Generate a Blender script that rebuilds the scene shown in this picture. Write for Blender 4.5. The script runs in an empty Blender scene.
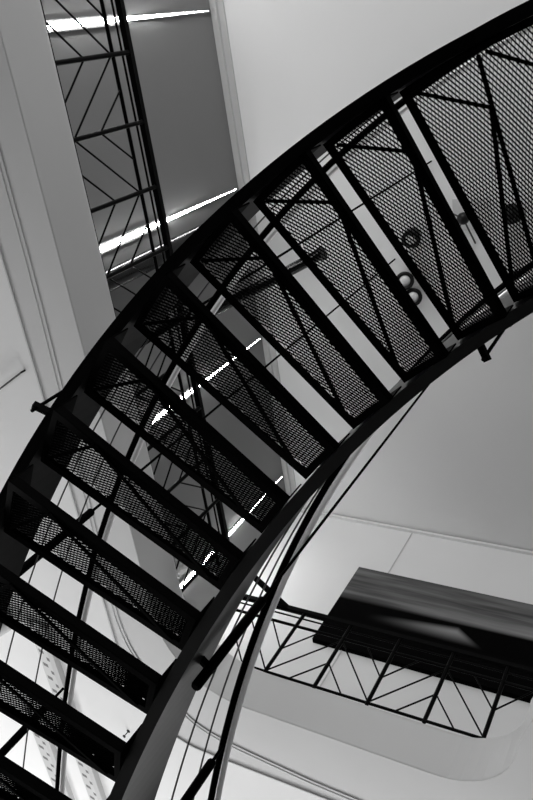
import bpy, bmesh, math, random
from mathutils import Vector, Matrix
random.seed(4)
C = bpy.context.scene.collection
scn = bpy.context.scene

# ------------------------------------------------------------------ frame of the building
EYE = 1.6                                   # camera height above the lower floor
UX, UY = 0.761, 0.649                       # horizontal axis towards the painting wall
VX, VY = 0.649, -0.761                      # horizontal axis along the painting wall
_n = math.hypot(UX, UY); UX /= _n; UY /= _n
VX, VY = UY, -UX
def P(a, b, z):                             # building axes (z counted from the eye) -> world
    return Vector((UX*a + VX*b, UY*a + VY*b, z + EYE))

# ------------------------------------------------------------------ camera
cam = bpy.data.cameras.new('camera'); camo = bpy.data.objects.new('camera', cam); C.objects.link(camo)
F_PX, ZX, ZY = 773.98, 757.38, -42.54       # focal length and the image of the zenith (533 x 800 frame)
zc = Vector((ZX-266.5, -(ZY-400), F_PX)).normalized()          # world up in (right, up, forward)
yc = (Vector((0, 0, 1)) - zc.z*zc).normalized()
xc = zc.cross(yc)
R = Vector((xc.x, yc.x, zc.x)); U = Vector((xc.y, yc.y, zc.y)); Fw = Vector((xc.z, yc.z, zc.z))
m = Matrix((R, U, -Fw)).transposed().to_4x4(); m.translation = Vector((0, 0, EYE))
camo.matrix_world = m
cam.sensor_fit = 'VERTICAL'; cam.sensor_height = 36; cam.sensor_width = 24; cam.lens = F_PX/800*36
cam.clip_start = 0.02; cam.clip_end = 200
scn.camera = camo

# ------------------------------------------------------------------ world, lights, exposure
w = bpy.data.worlds.new('daylight'); scn.world = w; w.use_nodes = True
bg = w.node_tree.nodes['Background']; bg.inputs[0].default_value = (1, 1, 1, 1); bg.inputs[1].default_value = 0.05
def area(name, loc, target, sx, sy, power):
    l = bpy.data.lights.new(name, 'AREA'); l.shape = 'RECTANGLE'; l.size = sx; l.size_y = sy; l.energy = power
    o = bpy.data.objects.new(name, l); C.objects.link(o); o.location = loc
    o.rotation_euler = (target - loc).to_track_quat('-Z', 'Y').to_euler()
    return o
area('upper_fill_light', P(-5.5, -2.0, 4.4), P(4.0, -3.0, 5.5), 3.0, 2.0, 275)  # unseen light added to brighten the upper wall and ceiling
area('lower_ceiling_fill', P(6.0, -9.5, -0.5), P(4.5, -4.6, 3.05), 5, 2.0, 215)  # added fill for the lower ceiling, no shopfront behind it
area('far_ceiling_fill', P(12.0, -2.0, 0.4), P(6.0, -2.4, 3.0), 6, 2.0, 400)  # added fill from the far end, no entrance there
area('corner_ceiling_fill', P(11.0, -5.0, 0.4), P(5.0, -3.0, 3.0), 5, 2.0, 140)  # second added fill for the soffit corner, no window there
scn.view_settings.view_transform = 'Standard'; scn.view_settings.look = 'None'
scn.view_settings.gamma = 1; scn.view_settings.use_curve_mapping = False
scn.view_settings.exposure = 0.08

# ------------------------------------------------------------------ materials
def mat(name, col, rough=0.6, metal=0.0, spec=0.5, var=0.0, scale=6.0, bump=0.0):
    mt = bpy.data.materials.new(name); mt.use_nodes = True
    nt = mt.node_tree; b = nt.nodes['Principled BSDF']
    b.inputs['Base Color'].default_value = (col, col, col, 1)
    b.inputs['Roughness'].default_value = rough; b.inputs['Metallic'].default_value = metal
    b.inputs['Specular IOR Level'].default_value = spec
    if var or bump:
        tc = nt.nodes.new('ShaderNodeTexCoord'); nz = nt.nodes.new('ShaderNodeTexNoise')
        nz.inputs['Scale'].default_value = scale; nz.inputs['Detail'].default_value = 5
        nt.links.new(tc.outputs['Object'], nz.inputs['Vector'])
        if var:
            rp = nt.nodes.new('ShaderNodeMapRange')
            rp.inputs[1].default_value = .3; rp.inputs[2].default_value = .7
            rp.inputs[3].default_value = col*(1-var); rp.inputs[4].default_value = min(1, col*(1+var))
            nt.links.new(nz.outputs[0], rp.inputs[0]); nt.links.new(rp.outputs[0], b.inputs['Base Color'])
        if bump:
            bp = nt.nodes.new('ShaderNodeBump'); bp.inputs['Strength'].default_value = bump; bp.inputs['Distance'].default_value = .01
            nt.links.new(nz.outputs[0], bp.inputs['Height']); nt.links.new(bp.outputs[0], b.inputs['Normal'])
    return mt
def emit(name, s, col=1.0):
    mt = bpy.data.materials.new(name); mt.use_nodes = True; nt = mt.node_tree
    b = nt.nodes['Principled BSDF']; b.inputs['Base Color'].default_value = (.8, .8, .8, 1)
    b.inputs['Emission Color'].default_value = (col, col, col, 1); b.inputs['Emission Strength'].default_value = s
    return mt
M_WALL = mat('white wall paint', .80, .75, var=.02, scale=1.2)
M_CEIL = mat('white ceiling paint', .84, .8, var=.015, scale=.8)
M_SOFF = mat('pale grey soffit plaster', .66, .7, var=.03, scale=1.0)
M_FASC = mat('off white fascia plaster', .64, .5, var=.02, scale=1.2)
M_GREY = mat('mid grey wall paint', .19, .7, var=.03, scale=1.0)  # one even mid grey tone
M_FLOOR = mat('polished concrete', .34, .35, var=.08, scale=1.5)
M_CORN = mat('light grey cornice paint', .55, .6, var=.02)
M_BLACK = mat('black powder coat', .0008, .6, spec=.015, var=.3, scale=30)
M_STRING2 = mat('black matt stringer paint', .0010, .45, spec=.05, var=.3, scale=20)
M_STRING = mat('black satin stringer paint', .0010, .34, spec=.42, var=.3, scale=20)
M_MESH = mat('black expanded steel', .0012, .6, spec=.02, var=.2, scale=40)
M_HIGHLIGHT = mat('pale handrail highlight', .95, .30, metal=.2, var=.04, scale=20)  # near-white tone standing for the bright highlight on the handrails
M_CABLE = mat('steel cable', .10, .35, metal=.7, var=.1, scale=40)
M_RAIL = mat('black rail paint', .0015, .4, spec=.05, var=.2, scale=30)
M_TUBE = emit('lit diffuser', 46.0)
M_GLOSS = mat('glossy black pipe', .003, .22, spec=.22, var=.1)
M_LAMPW = mat('pale lamp lens', .75, .3, var=.03)
M_LAMPD = mat('dark lamp housing', .012, .4, spec=.2, var=.1)
M_VENT = mat('pale vent metal', .6, .4, var=.03)
M_VENTD = mat('dark vent slot', .16, .6, var=.05)
M_PANEL = mat('ceiling hatch paint', .66, .7, var=.03)

# ------------------------------------------------------------------ mesh builder
class MB:
    def __init__(s): s.v = []; s.f = []; s.sm = []
    def add(s, vs, fs, smooth=False):
        n = len(s.v); s.v += [tuple(x) for x in vs]
        s.f += [tuple(i+n for i in f) for f in fs]; s.sm += [smooth]*len(fs)
    def hexa(s, p):                                    # 8 points: 4 bottom loop, 4 top loop
        s.add(p, [(3,2,1,0),(4,5,6,7),(0,1,5,4),(1,2,6,5),(2,3,7,6),(3,0,4,7)])
    def bar(s, a, b, wx, wz, up=Vector((0,0,1))):      # rectangular bar from a to b
        a = Vector(a); b = Vector(b); d = (b-a).normalized()
        sx = d.cross(up)
        if sx.length < 1e-4: sx = d.cross(Vector((1,0,0)))
        sx.normalize(); sz = sx.cross(d).normalized()
        o = [(-sx*wx-sz*wz)/2, (sx*wx-sz*wz)/2, (sx*wx+sz*wz)/2, (-sx*wx+sz*wz)/2]
        s.hexa([a+k for k in o]+[b+k for k in o])
    def tube(s, pts, r, seg=10, cap=True):
        pts = [Vector(p) for p in pts]; n = len(pts)
        rr = r if isinstance(r, (list, tuple)) else [r]*n
        vs = []; ref = None
        for i, p in enumerate(pts):
            d = (pts[min(i+1, n-1)] - pts[max(i-1, 0)]).normalized()
            if ref is None:
                ref = d.orthogonal().normalized()
            ref = (ref - ref.dot(d)*d).normalized(); q = d.cross(ref)
            for k in range(seg):
                t = 2*math.pi*k/seg
                vs.append(p + (ref*math.cos(t) + q*math.sin(t))*rr[i])
        fs = [(i*seg+k, i*seg+(k+1) % seg, (i+1)*seg+(k+1) % seg, (i+1)*seg+k) for i in range(n-1) for k in range(seg)]
        s.add(vs, fs, True)
        if cap:
            s.add(vs[:seg], [tuple(range(seg-1, -1, -1))]); s.add(vs[-seg:], [tuple(range(seg))])
    def sweep(s, rings, closed=True, caps=True):       # rings: list of equal-length point loops
        n = len(rings); k = len(rings[0]); vs = [p for r in rings for p in r]
        kk = k if closed else k-1
        fs = [(i*k+j, i*k+(j+1) % k, (i+1)*k+(j+1) % k, (i+1)*k+j) for i in range(n-1) for j in range(kk)]
        s.add(vs, fs)
        if caps and closed:
            s.add(rings[0], [tuple(range(k-1, -1, -1))]); s.add(rings[-1], [tuple(range(k))])
    def lathe(s, prof, base, axis=Vector((0,0,1)), seg=20):   # prof: (radius, height)
        axis = axis.normalized(); ref = axis.orthogonal().normalized(); q = axis.cross(ref); vs = []
        for r, h in prof:
            for k in range(seg):
                t = 2*math.pi*k/seg
                vs.append(base + axis*h + (ref*math.cos(t)+q*math.sin(t))*max(r, 1e-4))
        fs = [(i*seg+k, i*seg+(k+1) % seg, (i+1)*seg+(k+1) % seg, (i+1)*seg+k) for i in range(len(prof)-1) for k in range(seg)]
        s.add(vs, fs, True)
    def build(s, name, material, parent=None, origin=None):
        me = bpy.data.meshes.new(name)
        vs = s.v if origin is None else [tuple(Vector(p)-origin) for p in s.v]
        me.from_pydata(vs, [], s.f); me.update()
        for p, x in zip(me.polygons, s.sm): p.use_smooth = x
        bm = bmesh.new(); bm.from_mesh(me); bmesh.ops.recalc_face_normals(bm, faces=bm.faces); bm.to_mesh(me); bm.free()
        if material: me.materials.append(material)
        o = bpy.data.objects.new(name, me); C.objects.link(o)
        if parent is not None: o.parent = parent
        if origin is not None: o.location = origin
        return o
def tag(o, label, cat, group=None):
    o['label'] = label; o['category'] = cat
    if group: o['group'] = group
    return o
def empty(name, loc, label, cat, group=None):
    o = bpy.data.objects.new(name, None); C.objects.link(o); o.location = loc; o.empty_display_size = .2
    return tag(o, label, cat, group)
def rel(o): return o.location                          # parts are built relative to the thing's base
def struct(o): o['kind'] = 'structure'; return o
def boxab(a0, a1, b0, b1, z0, z1):
    mb = MB(); mb.hexa([P(a0,b0,z0), P(a1,b0,z0), P(a1,b1,z0), P(a0,b1,z0), P(a0,b0,z1), P(a1,b0,z1), P(a1,b1,z1), P(a0,b1,z1)]); return mb

# ------------------------------------------------------------------ setting
ZK, ZS, ZF, ZTOP = 3.40, 3.05, 3.24, 6.78     # kerb top, soffit, gallery floor, main ceiling (above the eye)
struct(boxab(-7, 13, -13, 8, -1.72, -1.6).build('floor', M_FLOOR))
struct(boxab(-7, 5.5, -4.5, 8, ZTOP, ZTOP+.12).build('ceiling', M_CEIL))
struct(boxab(5.22, 5.40, -4.5, 8, ZF-.1, ZTOP+.0).build('wall_right', M_WALL))
struct(boxab(-7, 5.22, -4.48, -4.30, ZF-.1, ZTOP).build('wall_left', M_GREY))

struct(boxab(-7, 13, 6.0, 6.15, -1.6, ZTOP).build('side_light_blocker', M_GREY))  # unseen wall added to keep world light out on this side

def arc(ca, cb, r, t0, t1, n=10):
    return [(ca + r*math.cos(math.radians(t0+(t1-t0)*i/n)), cb + r*math.sin(math.radians(t0+(t1-t0)*i/n))) for i in range(n+1)]
def void_path(off=0.0, rl=.62, rr=.49):
    """edge of the gallery opening in (a, b); off > 0 moves into the slab"""
    p = [(-6.5, -3.18-off)]
    p += arc(4.10-rl, -3.18+rl, rl+off, -90, 0)
    p += arc(4.12-rr, -1.21, rr+off, 0, 90)
    p += [(3.42, -.64+off), (3.15, -.46+off)]
    p += arc(2.75, -.05, .25-off if off < .24 else .01, 270, 180, 6)
    p += [(2.5+off, 8.0)]
    return p
# slab edge: fascia + rounded kerb as one sweep along the opening
prof = [(0, ZS), (0, ZK-.04), (.006, ZK-.024), (.018, ZK-.010), (.036, ZK), (.10, ZK), (.115, ZK-.01), (.115, ZF), (.115, ZS)]
rings = []
paths = [void_path(o) for o, z in prof]
for i in range(len(paths[0])):
    rings.append([P(paths[j][i][0], paths[j][i][1], prof[j][1]) for j in range(len(prof))])
mb = MB(); mb.sweep(rings)
struct(mb.build('trim_1', M_FASC))
# gallery floor slab (upper face) and lower ceiling (under face), both around the opening
def around(path, z, mb, lo=(-6.5, -4.4), hi=(5.3, 8.0)):
    outer = []
    for i, (a, b) in enumerate(path):
        if i == 0: outer.append((lo[0], lo[1]))
        elif i <= 5: outer.append((a, lo[1]))
        elif i == 6: outer.append((hi[0], lo[1]))
        else: outer.append((hi[0], b))
    for i in range(len(path)-1):
        q = [P(*path[i], z), P(*path[i+1], z), P(*outer[i+1], z), P(*outer[i], z)]
        q2 = [x + Vector((0, 0, .05)) for x in q]
        mb.hexa(q+q2)
mb = MB(); around(void_path(.115), ZF-.05, mb)
struct(mb.build('gallery_floor', M_FLOOR))
# soffit band hanging under the edge, out to the curved step, then the raised lower ceiling
CP = [(-6.5, -3.62), (3.5, -3.62)] + arc(4.13, -3.02, .60, -90, 0, 10) + [(4.73, -2.0), (4.73, -1.0), (4.73, 0), (4.73, 8.0)]
GP = [(-6.5, -3.40), (.5, -3.40), (1.64, -3.43), (2.6, -3.49), (3.49, -3.53), (3.71, -3.52), (3.92, -3.47), (4.12, -3.36), (4.33, -3.16), (4.46, -3.02), (4.53, -2.77), (4.58, -2.35), (4.62, -1.97), (4.64, -1), (4.64, 8)]
def resample(path, n):
    L = [0]
    for p, q in zip(path, path[1:]): L.append(L[-1]+math.dist(p, q))
    out = []; j = 0
    for i in range(n):
        t = L[-1]*i/(n-1)
        while j < len(L)-2 and L[j+1] < t: j += 1
        f = (t-L[j])/max(1e-9, L[j+1]-L[j]); out.append((path[j][0]+f*(path[j+1][0]-path[j][0]), path[j][1]+f*(path[j+1][1]-path[j][1])))
    return out
def smooth(path, it=2):
    for _ in range(it):
        q = [path[0]]
        for a, b in zip(path, path[1:]):
            q += [(.75*a[0]+.25*b[0], .75*a[1]+.25*b[1]), (.25*a[0]+.75*b[0], .25*a[1]+.75*b[1])]
        path = q + [path[-1]]
    return path
def offset(path, d):
    out = []
    for i, p in enumerate(path):
        q0 = path[max(0, i-1)]; q1 = path[min(len(path)-1, i+1)]
        t = Vector((q1[0]-q0[0], q1[1]-q0[1])).normalized(); out.append((p[0]+t.y*d, p[1]-t.x*d))
    return out
CPs = smooth(CP)
inner = [p for p in void_path(.003)]
# split both paths at the corner so that the band is filled side by side
cut = next(i for i, p in enumerate(CPs) if p[0] > 4.7 and p[1] > -2.6)
mb = MB()
for ia, oa in ((inner[:12], CPs[:cut+1]), (inner[11:], CPs[cut:])):
    ins = resample(ia, 160); ots = resample(oa, 160)
    for i in range(159):
        q = [P(*ins[i], ZS-.006), P(*ins[i+1], ZS-.006), P(*ots[i+1], ZS-.006), P(*ots[i], ZS-.006)]
        mb.hexa(q+[x+Vector((0, 0, .065)) for x in q])
struct(mb.build('trim_2', M_SOFF))
GPs = smooth(GP)
for n, (src, d, ww, hh) in enumerate(((CPs, .006, .012, .012), (GPs, .0, .014, .008), (GPs, .035, .010, .006))):
    o1 = offset(src, d-ww/2); o2 = offset(src, d+ww/2)
    mb = MB(); mb.sweep([[P(*p, ZS-.006-hh), P(*q, ZS-.006-hh), P(*q, ZS+.03), P(*p, ZS+.03)] for p, q in zip(o1, o2)])
    struct(mb.build('trim_%d' % (3+n), M_SOFF))
# lower ceiling: everything outside the step
mb = MB(); lo = []
for i, (a, b) in enumerate(CPs):
    if b < -3.6 or a < 3.2: lo.append((min(a, 3.3), -12.5))
    else:
        t = min(1, max(0, (b+3.6)/1.0)); lo.append((12.5, -12.5+(b+12.5)*t))
for i in range(len(CPs)-1):
    q = [P(*CPs[i], ZS+.06), P(*CPs[i+1], ZS+.06), P(*lo[i+1], ZS+.06), P(*lo[i], ZS+.06)]
    mb.hexa(q+[x+Vector((0, 0, .008)) for x in q])
struct(mb.build('ceiling_lower', M_CEIL))
# cornices along the top of both walls
mb = boxab(-7, 5.22, -4.30, -4.24, ZTOP-.06, ZTOP); b2 = boxab(-7, 5.2, -4.30, -4.18, ZTOP-.022, ZTOP); mb.add(b2.v, b2.f)
struct(mb.build('trim_6', M_CORN))
mb = boxab(5.185, 5.22, -4.24, 8, ZTOP-.05, ZTOP-.02); struct(mb.build('trim_7', M_WALL))
struct(boxab(5.212, 5.222, -2.735, -2.725, ZF, ZTOP-.05).build('trim_8', M_CORN))

# ------------------------------------------------------------------ staircase
CX, CY = 2.34657, 1.70198
TH0, DTH, H, Z0 = 3.478854, 0.0967184, 0.18, 2.96717
R1, R2 = 2.04, 2.95
def th(k): return TH0 - k*DTH
def S(r, k, z):                               # cylindrical stair coordinates, z above the eye
    return Vector((CX + r*math.cos(th(k)), CY + r*math.sin(th(k)), z + EYE))
def zline(k):                                 # nosing line of the flight, flat on the landing
    return Z0 - max(k, 0.0)*H
BASE = Vector((CX, CY, 0))
stair = empty('curved_staircase', BASE, 'black curved steel staircase with open mesh treads sweeping up through the opening', 'staircase')
def spart(mb, name, material, parent=stair, origin=None):
    # every part of the stair is stored about the stair's own axis
    mb.v = [(x-CX, y-CY, z) for x, y, z in mb.v]
    return mb.build(name, material, parent)
KEND = 25
def helix_box(r0, r1, b0, b1):
    ks = [-5 + i*.25 for i in range(int((KEND+5)/.25)+1)]
    mb = MB(); mb.sweep([[S(r0, k, zline(k)+b0), S(r1, k, zline(k)+b0), S(r1, k, zline(k)+b1), S(r0, k, zline(k)+b1)] for k in ks])
    return mb
o = spart(helix_box(2.955, 3.005, .065, .46), 'stringer', M_STRING2); o['label'] = 'outer black stringer'
o = spart(helix_box(1.985, 2.035, .042, .455), 'stringer', M_STRING); o['label'] = 'inner black stringer'

SLOT = 2.0
def polar(r, t, z): return Vector((r*math.cos(t), r*math.sin(t), z))
def frame_mb(t0, t1, extra=()):
    """steel angle frame of a tread: rear edge at angle t0, front edge at t1 (t1 < t0), top at z = 0"""
    mb = MB(); TK = .042
    def slab(ra, rb, ta, tb, za, zb, n=1):
        for i in range(n):
            u0 = ta+(tb-ta)*i/n; u1 = ta+(tb-ta)*(i+1)/n
            mb.hexa([polar(ra,u0,za), polar(rb,u0,za), polar(rb,u1,za), polar(ra,u1,za), polar(ra,u0,zb), polar(rb,u0,zb), polar(rb,u1,zb), polar(ra,u1,zb)])
    def edge(t, sgn):
        # upright leg then flange, both of constant width
        for wd, za, zb in ((.005, -TK, 0), (.034, -TK, -TK+.005)):
            q = []
            for z in (za, zb):
                for r, w_ in ((R1, 0), (R2, 0), (R2, wd), (R1, wd)):
                    q.append(polar(r, t + sgn*w_/r, z))
            mb.hexa(q)
    edge(t0, -1); edge(t1, 1)
    n = max(1, int(abs(t0-t1)/.04))
    slab(R1, R1+.006, t0, t1, -TK, .09, n); slab(R1, R1+.028, t0, t1, -TK, -TK+.005, n)
    slab(R2-.006, R2, t0, t1, -TK, .09, n); slab(R2-.028, R2, t0, t1, -TK, -TK+.005, n)
    for t in extra: 
        a, b = polar(R1, t, -.02), polar(R2, t, -.02); mb.bar(a, b, .02, .03)
    return mb
def mesh_mb(t0, t1):
    """expanded metal: broad slanting strands crossed by narrow ones, diamonds 34 mm long on the radius"""
    mb = MB(); PT = .013; SL = .0070/.017; zt = -.004
    x0, x1 = (t1*2.5-.01), (t0*2.5+.01)                     # tangential distance at the middle radius
    ra, rb = R1+.005, R2-.005
    def at_(r, x):                                          # clamp to the tread
        t = x/2.5
        return min(max(t, t1+.004/r), t0-.004/r)
    L = rb-ra; n = 18
    for sgn, wd, hh in ((-1, .0050, .0042), (1, .0027, .0010)):
        j0 = int((x0-SL*L)/PT)-1; j1 = int((x1+SL*L)/PT)+1
        for j in range(j0, j1+1):
            rows = []
            for i in range(n+1):
                r = ra+L*i/n; xm = j*PT + sgn*SL*(r-ra)
                if xm < t1*2.5 or xm > t0*2.5:
                    if len(rows) > 1: mb.sweep(rows)
                    rows = []; continue
                tm = at_(r, xm); h = wd/2/r
                rows.append([polar(r, tm-h, zt-hh), polar(r, tm+h, zt-hh), polar(r, tm+h, zt), polar(r, tm-h, zt)])
            if len(rows) > 1: mb.sweep(rows)
    return mb
def brace_mb(t0, t1):
    """flat bar zigzag welded under the tread"""
    sp = t0-t1; mb = MB()
    a = polar(2.915, t0-sp*.84, -.044); b = polar(2.735, t0-sp*.03, -.044); c = polar(2.10, t0-sp*.90, -.044)
    up = Vector((0, 0, 1))
    mb.bar(a, b, .013, .006, up); mb.bar(b, c, .016, .006, up)
    return mb
GA = .0057/2
t0, t1 = GA, -DTH-GA
proto_f = frame_mb(t0, t1); proto_m = mesh_mb(t0, t1); proto_b = brace_mb(t0, t1)
fr0 = proto_f.build('tread', M_BLACK, stair)
me0 = proto_m.build('mesh_panel', M_MESH, fr0); br0 = proto_b.build('brace', M_BLACK, fr0)
for k in range(1, 15):
    if k == 1: f, mm_, bb = fr0, me0, br0
    else:
        f = fr0.copy(); C.objects.link(f); f.parent = stair
        for src in (me0, br0):
            c = src.copy(); C.objects.link(c); c.parent = f
    f.location = (0, 0, Z0 - k*H + EYE); f.rotation_euler = (0, 0, th(k))
# landing
tL0, tL1 = th(-5), th(1)-GA
land = frame_mb(tL0, tL1, [th(-1.35), th(-2.7), th(-4.0)]).build('landing', M_BLACK, stair); land.location = (0, 0, Z0+EYE)
mesh_mb(tL0, tL1).build('mesh_panel', M_MESH, land)
bl = MB()
for k in (0, -1, -2, -3, -4):
    sub = brace_mb(th(k), th(k)-DTH); bl.add(sub.v, sub.f)
    a = polar(2.915, th(k-.06), -.044); b = polar(2.16, th(k+.33), -.044); bl.bar(a, b, .016, .006)
bl.build('brace', M_BLACK, land)

# handrails and cables follow the flight
def helix_pts(r, b, k0, k1, step=.25):
    n = int((k1-k0)/step); return [S(r, k0+i*step, zline(k0+i*step)+b) for i in range(n+1)]
for r, b, which in ((2.99, 1.22, 'outer'), (1.985, 1.15, 'inner')):
    mb = MB(); mb.tube(helix_pts(r+.010, b, -5, 20), .0165, 14); o = spart(mb, 'handrail', M_BLACK); o['label'] = which + ' black handrail'
    m2 = MB(); m2.tube(helix_pts(r-.023, b-.004, -5, 20), .0145, 12); c = spart(m2, 'highlight_tube', M_HIGHLIGHT, o); c['label'] = 'pale tube shaped as a highlight along the handrail'  # handrail highlight made as a separate pale tube
for r, b in ((3.0, .93), (3.0, .65), (2.0, .95), (2.0, .70)):
    mb = MB(); mb.tube(helix_pts(r, b, -5, 20), .0042, 6); spart(mb, 'rail_cable', M_CABLE)
# suspension rods with sleeves, held off the stringers by short arms
def rod(r, k, s0, s1, rs, top=None, arms=(.06,)):
    zb = zline(k); mb = MB()
    mb.tube([S(r, k, zb+min(arms)-.03), S(r, k, top or ZTOP)], .0075, 10)
    o = spart(mb, 'hanger_rod', M_BLACK)
    m2 = MB(); m2.tube([S(r, k, zb+s0-.008), S(r, k, zb+s0), S(r, k, zb+s1), S(r, k, zb+s1+.008)], [.017, .021, .021, .017], 12); spart(m2, 'sleeve', M_BLACK, o)
    for bz in arms:
        m3 = MB(); m3.bar(S(rs, k, zb+bz+.02), S(r + (.02 if r > rs else -.02), k, zb+bz), .024, .026); spart(m3, 'arm', M_BLACK, o)
for k, top in ((6.33, None), (9.65, None), (12.64, zline(12.64)+1.25)): rod(3.05, k, .50, 1.13, 3.0, top)
for k, top, s0, s1, arms in ((1.68, None, .42, .70, (.06,)), (8.42, None, .17, .68, (.26,)), (11.83, zline(11.83)+1.0, .42, .91, (.06,))): rod(1.94, k, s0, s1, 1.99, top, arms)

# ------------------------------------------------------------------ gallery railing: one run round the opening
PL = [(-1.6, -3.22), (3.70, -3.235), (4.13, -2.76)]          # along the grey wall side, chamfered at the corner
PR = [(4.13, -3.22), (4.13, -.80)]                           # straight along the painting wall
rl = empty('gallery_railing', P(3.9, -2.9, ZK), 'black railing with chevron bars standing on the white rounded gallery edge', 'railing')
def rpart(mb, name, material, parent=rl):
    mb.v = [tuple(Vector(p)-rl.location) for p in mb.v]
    return mb.build(name, material, parent)
ZA, ZB, ZC = ZK+.51, ZK+.60, ZK+.67
def lerp(p, q, f): return (p[0]+(q[0]-p[0])*f, p[1]+(q[1]-p[1])*f)
for path in (PL, PR):
    mb = MB(); mb.sweep([[P(*p, ZC-.018), P(*q, ZC-.018), P(*q, ZC+.018), P(*p, ZC+.018)] for p, q in zip(offset(path, -.020), offset(path, .020))]); rpart(mb, 'handrail', M_RAIL)
    if path is PL: path = PL[:2]
    for nm, z, r in (('wire', ZB, .007), ('middle_rail', ZA, .012), ('bottom_rail', ZK+.012, .011)):
        mb = MB(); mb.tube([P(*p, z) for p in path], r, 10); rpart(mb, nm, M_RAIL)
runs = [[(-1.23+.4*i, -3.22-.003*max(0, i-3)/9) for i in range(13)], [(4.13, b) for b in (-3.0, -2.60, -2.20, -1.80, -1.40, -1.02)]]
for run, peak in zip(runs, (1, 0)):
    for i, p in enumerate(run):
        mb = MB(); mb.tube([P(*p, ZK-.002 if p[1] < -1.1 else ZF), P(*p, ZC-.01)], .0145, 10); rpart(mb, 'post', M_RAIL)
    segs = list(zip(run, run[1:]))
    if run is runs[1]: segs.append((run[-1], (4.13, -.62)))
    for i, (p, q) in enumerate(segs):
        if i % 2 != peak: p, q = q, p                  # p: the post where the bars meet at the top
        g = lambda f, z: P(*lerp(p, q, f), ZK+z)
        mb = MB()
        for q0, q1 in (((0, .49), (1, .02)), ((0, .25), (.5, .02)), ((.5, .5), (1, .25))):
            if run is runs[1] and i == len(segs)-1 and q0 == (0, .49): continue
            mb.tube([g(*q0), g(*q1)], .0062, 8)
        rpart(mb, 'chevron_bars', M_RAIL)

# ------------------------------------------------------------------ painting on the white wall
pt = empty('painting', P(5.18, -1.2, 4.82), 'large dark landscape canvas with pale streaked sky hanging on white wall', 'painting')
A0, A1, PB0, PB1, PZ0, PZ1 = 5.165, 5.219, -3.03, .15, 4.795, 5.925
mb = boxab(A0+.004, A1, PB0, PB1, PZ0, PZ1); mb.v = [tuple(Vector(p)-pt.location) for p in mb.v]; mb.build('stretcher', M_BLACK, pt)
M_ART = bpy.data.materials.new('painted canvas'); M_ART.use_nodes = True
nt = M_ART.node_tree; bs = nt.nodes['Principled BSDF']; bs.inputs['Roughness'].default_value = .5; bs.inputs['Specular IOR Level'].default_value = .02
def nd(t, **k):
    n_ = nt.nodes.new(t)
    for a_, v_ in k.items(): setattr(n_, a_, v_)
    return n_
def mth(op, a_, b_=None, c_=None, clamp=False):
    n_ = nd('ShaderNodeMath', operation=op); n_.use_clamp = clamp
    for i_, x_ in enumerate((a_, b_, c_)):
        if x_ is None: continue
        if isinstance(x_, (int, float)): n_.inputs[i_].default_value = x_
        else: nt.links.new(x_, n_.inputs[i_])
    return n_.outputs[0]
def smooth_step(x_, e0, e1):
    n_ = nd('ShaderNodeMapRange', interpolation_type='SMOOTHSTEP'); nt.links.new(x_, n_.inputs[0])
    n_.inputs[1].default_value = e0; n_.inputs[2].default_value = e1; return n_.outputs[0]
uvn = nd('ShaderNodeUVMap'); sep = nd('ShaderNodeSeparateXYZ'); nt.links.new(uvn.outputs[0], sep.inputs[0])
tx, ty = sep.outputs[0], sep.outputs[1]          # 0..1 across, 0..1 up
mp = nd('ShaderNodeMapping'); nt.links.new(uvn.outputs[0], mp.inputs[0]); mp.inputs['Scale'].default_value = (1.6, 9, 1); mp.inputs['Rotation'].default_value = (0, 0, .06)
nz = nd('ShaderNodeTexNoise'); nz.inputs['Scale'].default_value = 1.6; nz.inputs['Detail'].default_value = 6; nt.links.new(mp.outputs[0], nz.inputs[0])
hor = mth('ADD', mth('MULTIPLY', tx, .05), .555)                       # horizon height
dy = mth('SUBTRACT', ty, hor)
skyv = mth('ADD', mth('MULTIPLY', smooth_step(nz.outputs[0], .3, .75), .12), .065)
band = mth('MULTIPLY', smooth_step(dy, .22, .02), mth('MULTIPLY', smooth_step(tx, .05, .75), .20))
skyv = mth('ADD', skyv, band)
skym = smooth_step(dy, -.015, .05)
left = mth('MAXIMUM', mth('SUBTRACT', .385, tx), 0.0); right = mth('MAXIMUM', mth('SUBTRACT', tx, .385), 0.0)
hill = mth('SUBTRACT', .13, mth('ADD', mth('MULTIPLY', left, .30), mth('MULTIPLY', right, 2.0)))
low = mth('SUBTRACT', hill, mth('SUBTRACT', ty, .405))
hm = mth('MULTIPLY', mth('MULTIPLY', smooth_step(low, -.01, .07), smooth_step(ty, .34, .50)), smooth_step(tx, .10, .385))
val = mth('ADD', mth('MULTIPLY', skym, skyv), mth('ADD', mth('MULTIPLY', hm, .30), .001))
cmb = nd('ShaderNodeCombineColor')
for i_ in range(3): nt.links.new(val, cmb.inputs[i_])
nt.links.new(cmb.outputs[0], bs.inputs['Base Color'])
me = bpy.data.meshes.new('canvas')
q = [P(A0, PB0, PZ0), P(A0, PB1, PZ0), P(A0, PB1, PZ1), P(A0, PB0, PZ1)]
q2 = [x + (P(.01, 0, 0)-P(0, 0, 0)) for x in q]
me.from_pydata([tuple(x-pt.location) for x in q+q2], [], [(0, 1, 2, 3), (7, 6, 5, 4), (0, 4, 5, 1), (1, 5, 6, 2), (2, 6, 7, 3), (3, 7, 4, 0)])
uvl = me.uv_layers.new(name='UVMap'); UVC = [(0, 0), (1, 0), (1, 1), (0, 1)]*2
for lp in me.loops: uvl.data[lp.index].uv = UVC[lp.vertex_index]
me.materials.append(M_ART); o = bpy.data.objects.new('canvas', me); C.objects.link(o); o.parent = pt

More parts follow.
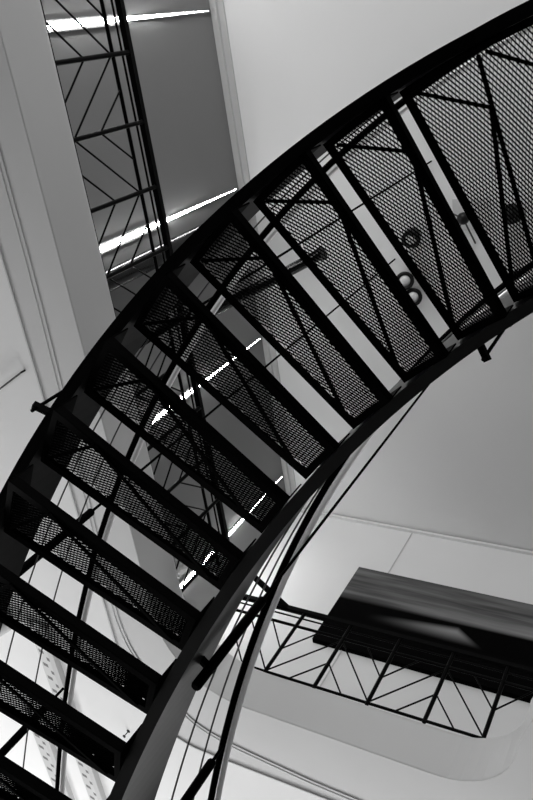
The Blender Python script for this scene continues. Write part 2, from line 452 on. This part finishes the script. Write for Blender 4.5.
# ------------------------------------------------------------------ tall wall lights on the grey wall
for a, which in ((-.28, 'leftmost in view, nearest the top edge'), (1.33, 'beside the black pipe'), (2.94, 'seen through treads below the black strut'), (4.70, 'lowest, next to the far corner')):
    t = empty('wall_light', P(a, -4.3, 4.45), 'tall tapering white wall light on grey wall, ' + which, 'light', 'tall lights on the grey wall')
    mb = MB(); prof_l = [(4.50, .014), (4.53, .022), (5.1, .020), (5.75, .012), (6.2, .006), (6.66, .002)]
    rings = []
    for z, ww in prof_l:
        rings.append([P(a+ww*math.cos(q_), -4.285+ww*.9*math.sin(q_), z) for q_ in [math.pi*i_/8 for i_ in range(9)]])
    mb.sweep(rings); mb.v = [tuple(Vector(p)-t.location) for p in mb.v]; mb.build('diffuser', M_TUBE, t)
    mb = boxab(a-.04, a+.04, -4.302, -4.284, 4.44, 5.5); b2 = boxab(a-.015, a+.015, -4.302, -4.284, 5.5, 6.7); mb.add(b2.v, b2.f)
    mb.v = [tuple(Vector(p)-t.location) for p in mb.v]; mb.build('back_plate', M_GREY, t)
mb = MB(); mb.tube([P(1.56, -4.20, 3.1), P(1.56, -4.20, 6.4), P(1.56, -4.23, 6.6), P(1.56, -4.28, 6.7)], .085, 20)
tag(mb.build('wall_pipe', M_GLOSS), 'glossy black pipe running up the grey wall beside a tall light', 'pipe')
mb = MB(); mb.tube([P(2.34, -4.3, 5.68), P(2.30, -4.22, 5.68), P(1.74, -3.0, 5.77), P(1.72, -2.95, 5.775)], [.09, .05, .05, .065], 16)
tag(mb.build('wall_strut', M_GLOSS), 'black round strut reaching out from the grey wall behind the treads', 'strut')

# ------------------------------------------------------------------ ceiling fittings
def spot(a, b, aim, label, big=1.0, lens=M_LAMPW):
    t = empty('ceiling_spotlight', P(a, b, ZTOP), label, 'spotlight', 'spotlights on the high ceiling')
    base = P(a, b, ZTOP)
    def pp(mb, n_, mm, par=t):
        mb.v = [tuple(Vector(p)-t.location) for p in mb.v]; return mb.build(n_, mm, par)
    mb = MB(); mb.lathe([(0, 0), (.05, 0), (.05, -.012), (.012, -.02), (.012, -.06), (0, -.06)], base); pp(mb, 'mount', M_LAMPD)
    c = base + Vector((0, 0, -.10)); ax = aim.normalized()
    mb = MB(); mb.lathe([(0, -.09), (.05, -.085), (.075, -.04), (.088, .03), (.086, .05), (.056, .05), (.052, .02)], c, ax); h = pp(mb, 'housing', M_LAMPD)
    mb = MB(); mb.lathe([(.052, .035), (.04, .058), (.02, .066), (0, .068)], c, ax); pp(mb, 'lens', lens, t)
    return t
down = Vector((0, 0, -1))
toC = lambda a, b: (P(0, 0, 0)-P(a, b, ZTOP))
spot(2.26, -2.59, toC(2.26, -2.59), 'upper of two pale lensed spotlights seen together between the treads')
spot(2.42, -2.52, toC(2.42, -2.52), 'lower of two pale lensed spotlights seen together between the treads')
spot(1.84, -2.49, down+Vector((.3, .2, 0)), 'dark ringed spotlight seen through the mesh of a tread')
spot(1.65, -1.58, down+Vector((-.5, .2, 0)), 'dark spotlight seen through the landing mesh at the right edge', lens=M_LAMPD)
# dark pendant hung by wires
t = empty('pendant_lamp', P(1.67, -2.0, ZTOP), 'small dark ball lamp held by thin wires under the high ceiling', 'lamp')
def pp2(mb, n_, mm):
    mb.v = [tuple(Vector(p)-t.location) for p in mb.v]; return mb.build(n_, mm, t)
c = P(1.67, -2.0, ZTOP-.14)
mb = MB(); mb.lathe([(0, -.055), (.03, -.049), (.05, -.025), (.055, 0), (.05, .025), (.03, .049), (0, .055)], c); pp2(mb, 'ball', M_LAMPD)
for da, db in ((-.06, -.24), (.16, -.10), (.26, .06)):
    mb = MB(); mb.tube([c, P(1.67+da, -2.0+db, ZTOP)], .008, 6); pp2(mb, 'wire', M_CABLE)
tag(boxab(1.53, 1.81, -2.13, -1.80, ZTOP-.012, ZTOP).build('ceiling_hatch', M_PANEL), 'small square hatch in the white ceiling beside the ball lamp', 'hatch')
# slotted vents in the lower ceiling
def vent(a0, a1, b0, b1, label):
    z = ZS+.06; t = empty('ceiling_vent', P((a0+a1)/2, (b0+b1)/2, z), label, 'vent', 'long vents in the lower ceiling')
    mb = boxab(a0, a1, b0, b1, z-.02, z); mb.v = [tuple(Vector(p)-t.location) for p in mb.v]; mb.build('frame', M_VENT, t)
    # slotted under face: one grid, every other cell of alternate rows is a dark slot
    na = int((a1-a0)/.0375); wv = b1-b0; fb = (0, .12, .46, .54, .88, 1)
    vs = [tuple(P(a0+i*.0375 + (.012 if r in (2, 4) else 0), b0+wv*f, z-.0215)-t.location) for i in range(na+1) for r, f in enumerate(fb)]
    fs = [(i*6+r, i*6+r+1, (i+1)*6+r+1, (i+1)*6+r) for i in range(na) for r in range(5)]
    me = bpy.data.meshes.new('slot_plate'); me.from_pydata(vs, [], fs); me.materials.append(M_VENT); me.materials.append(M_VENTD)
    for p in me.polygons:
        i, r = divmod(p.index, 5)
        if (r == 1 and i % 4 == 0) or (r == 3 and i % 4 == 2): p.material_index = 1
    o = bpy.data.objects.new('slot_plate', me); C.objects.link(o); o.parent = t
    mb = boxab(a0, a1, b1, b1+.06, z-.05, z); mb.v = [tuple(Vector(p)-t.location) for p in mb.v]; mb.build('edge_channel', M_CORN, t)
vent(4.0, 7.6, -4.66, -4.50, 'long slotted vent in the lower ceiling behind the lowest treads, nearer the handrail')
vent(5.2, 8.6, -5.16, -4.98, 'long slotted vent in the lower ceiling at the bottom left corner')
mb = MB(); mb.lathe([(0, 0), (.016, 0), (.016, -.004), (.004, -.006), (.004, -.05), (.014, -.054), (.014, -.06), (0, -.06)], P(4.96, -3.87, ZS+.06), seg=14)
tag(mb.build('sprinkler', M_LAMPD), 'tiny dark sprinkler on the lower ceiling near the inner stringer', 'sprinkler')
mb = MB(); mb.lathe([(0, 0), (.09, 0), (.09, -.03), (.13, -.05), (.11, -.16), (.05, -.2), (0, -.2)], P(4.05, -4.95, ZS+.06), seg=18)
tag(mb.build('downlight', M_CORN), 'grey round downlight on the lower ceiling at the left edge', 'light')
mb = MB(); mb.tube([P(1.86, -4.10, ZS+.03), P(1.70, -3.81, ZS+.03)], .006, 8); mb.tube([P(1.70, -3.81, ZS+.02), P(1.70, -3.81, ZS+.06)], .007, 8)
tag(mb.build('ceiling_conduit', M_LAMPD), 'thin dark conduit on the soffit at the left edge', 'conduit')
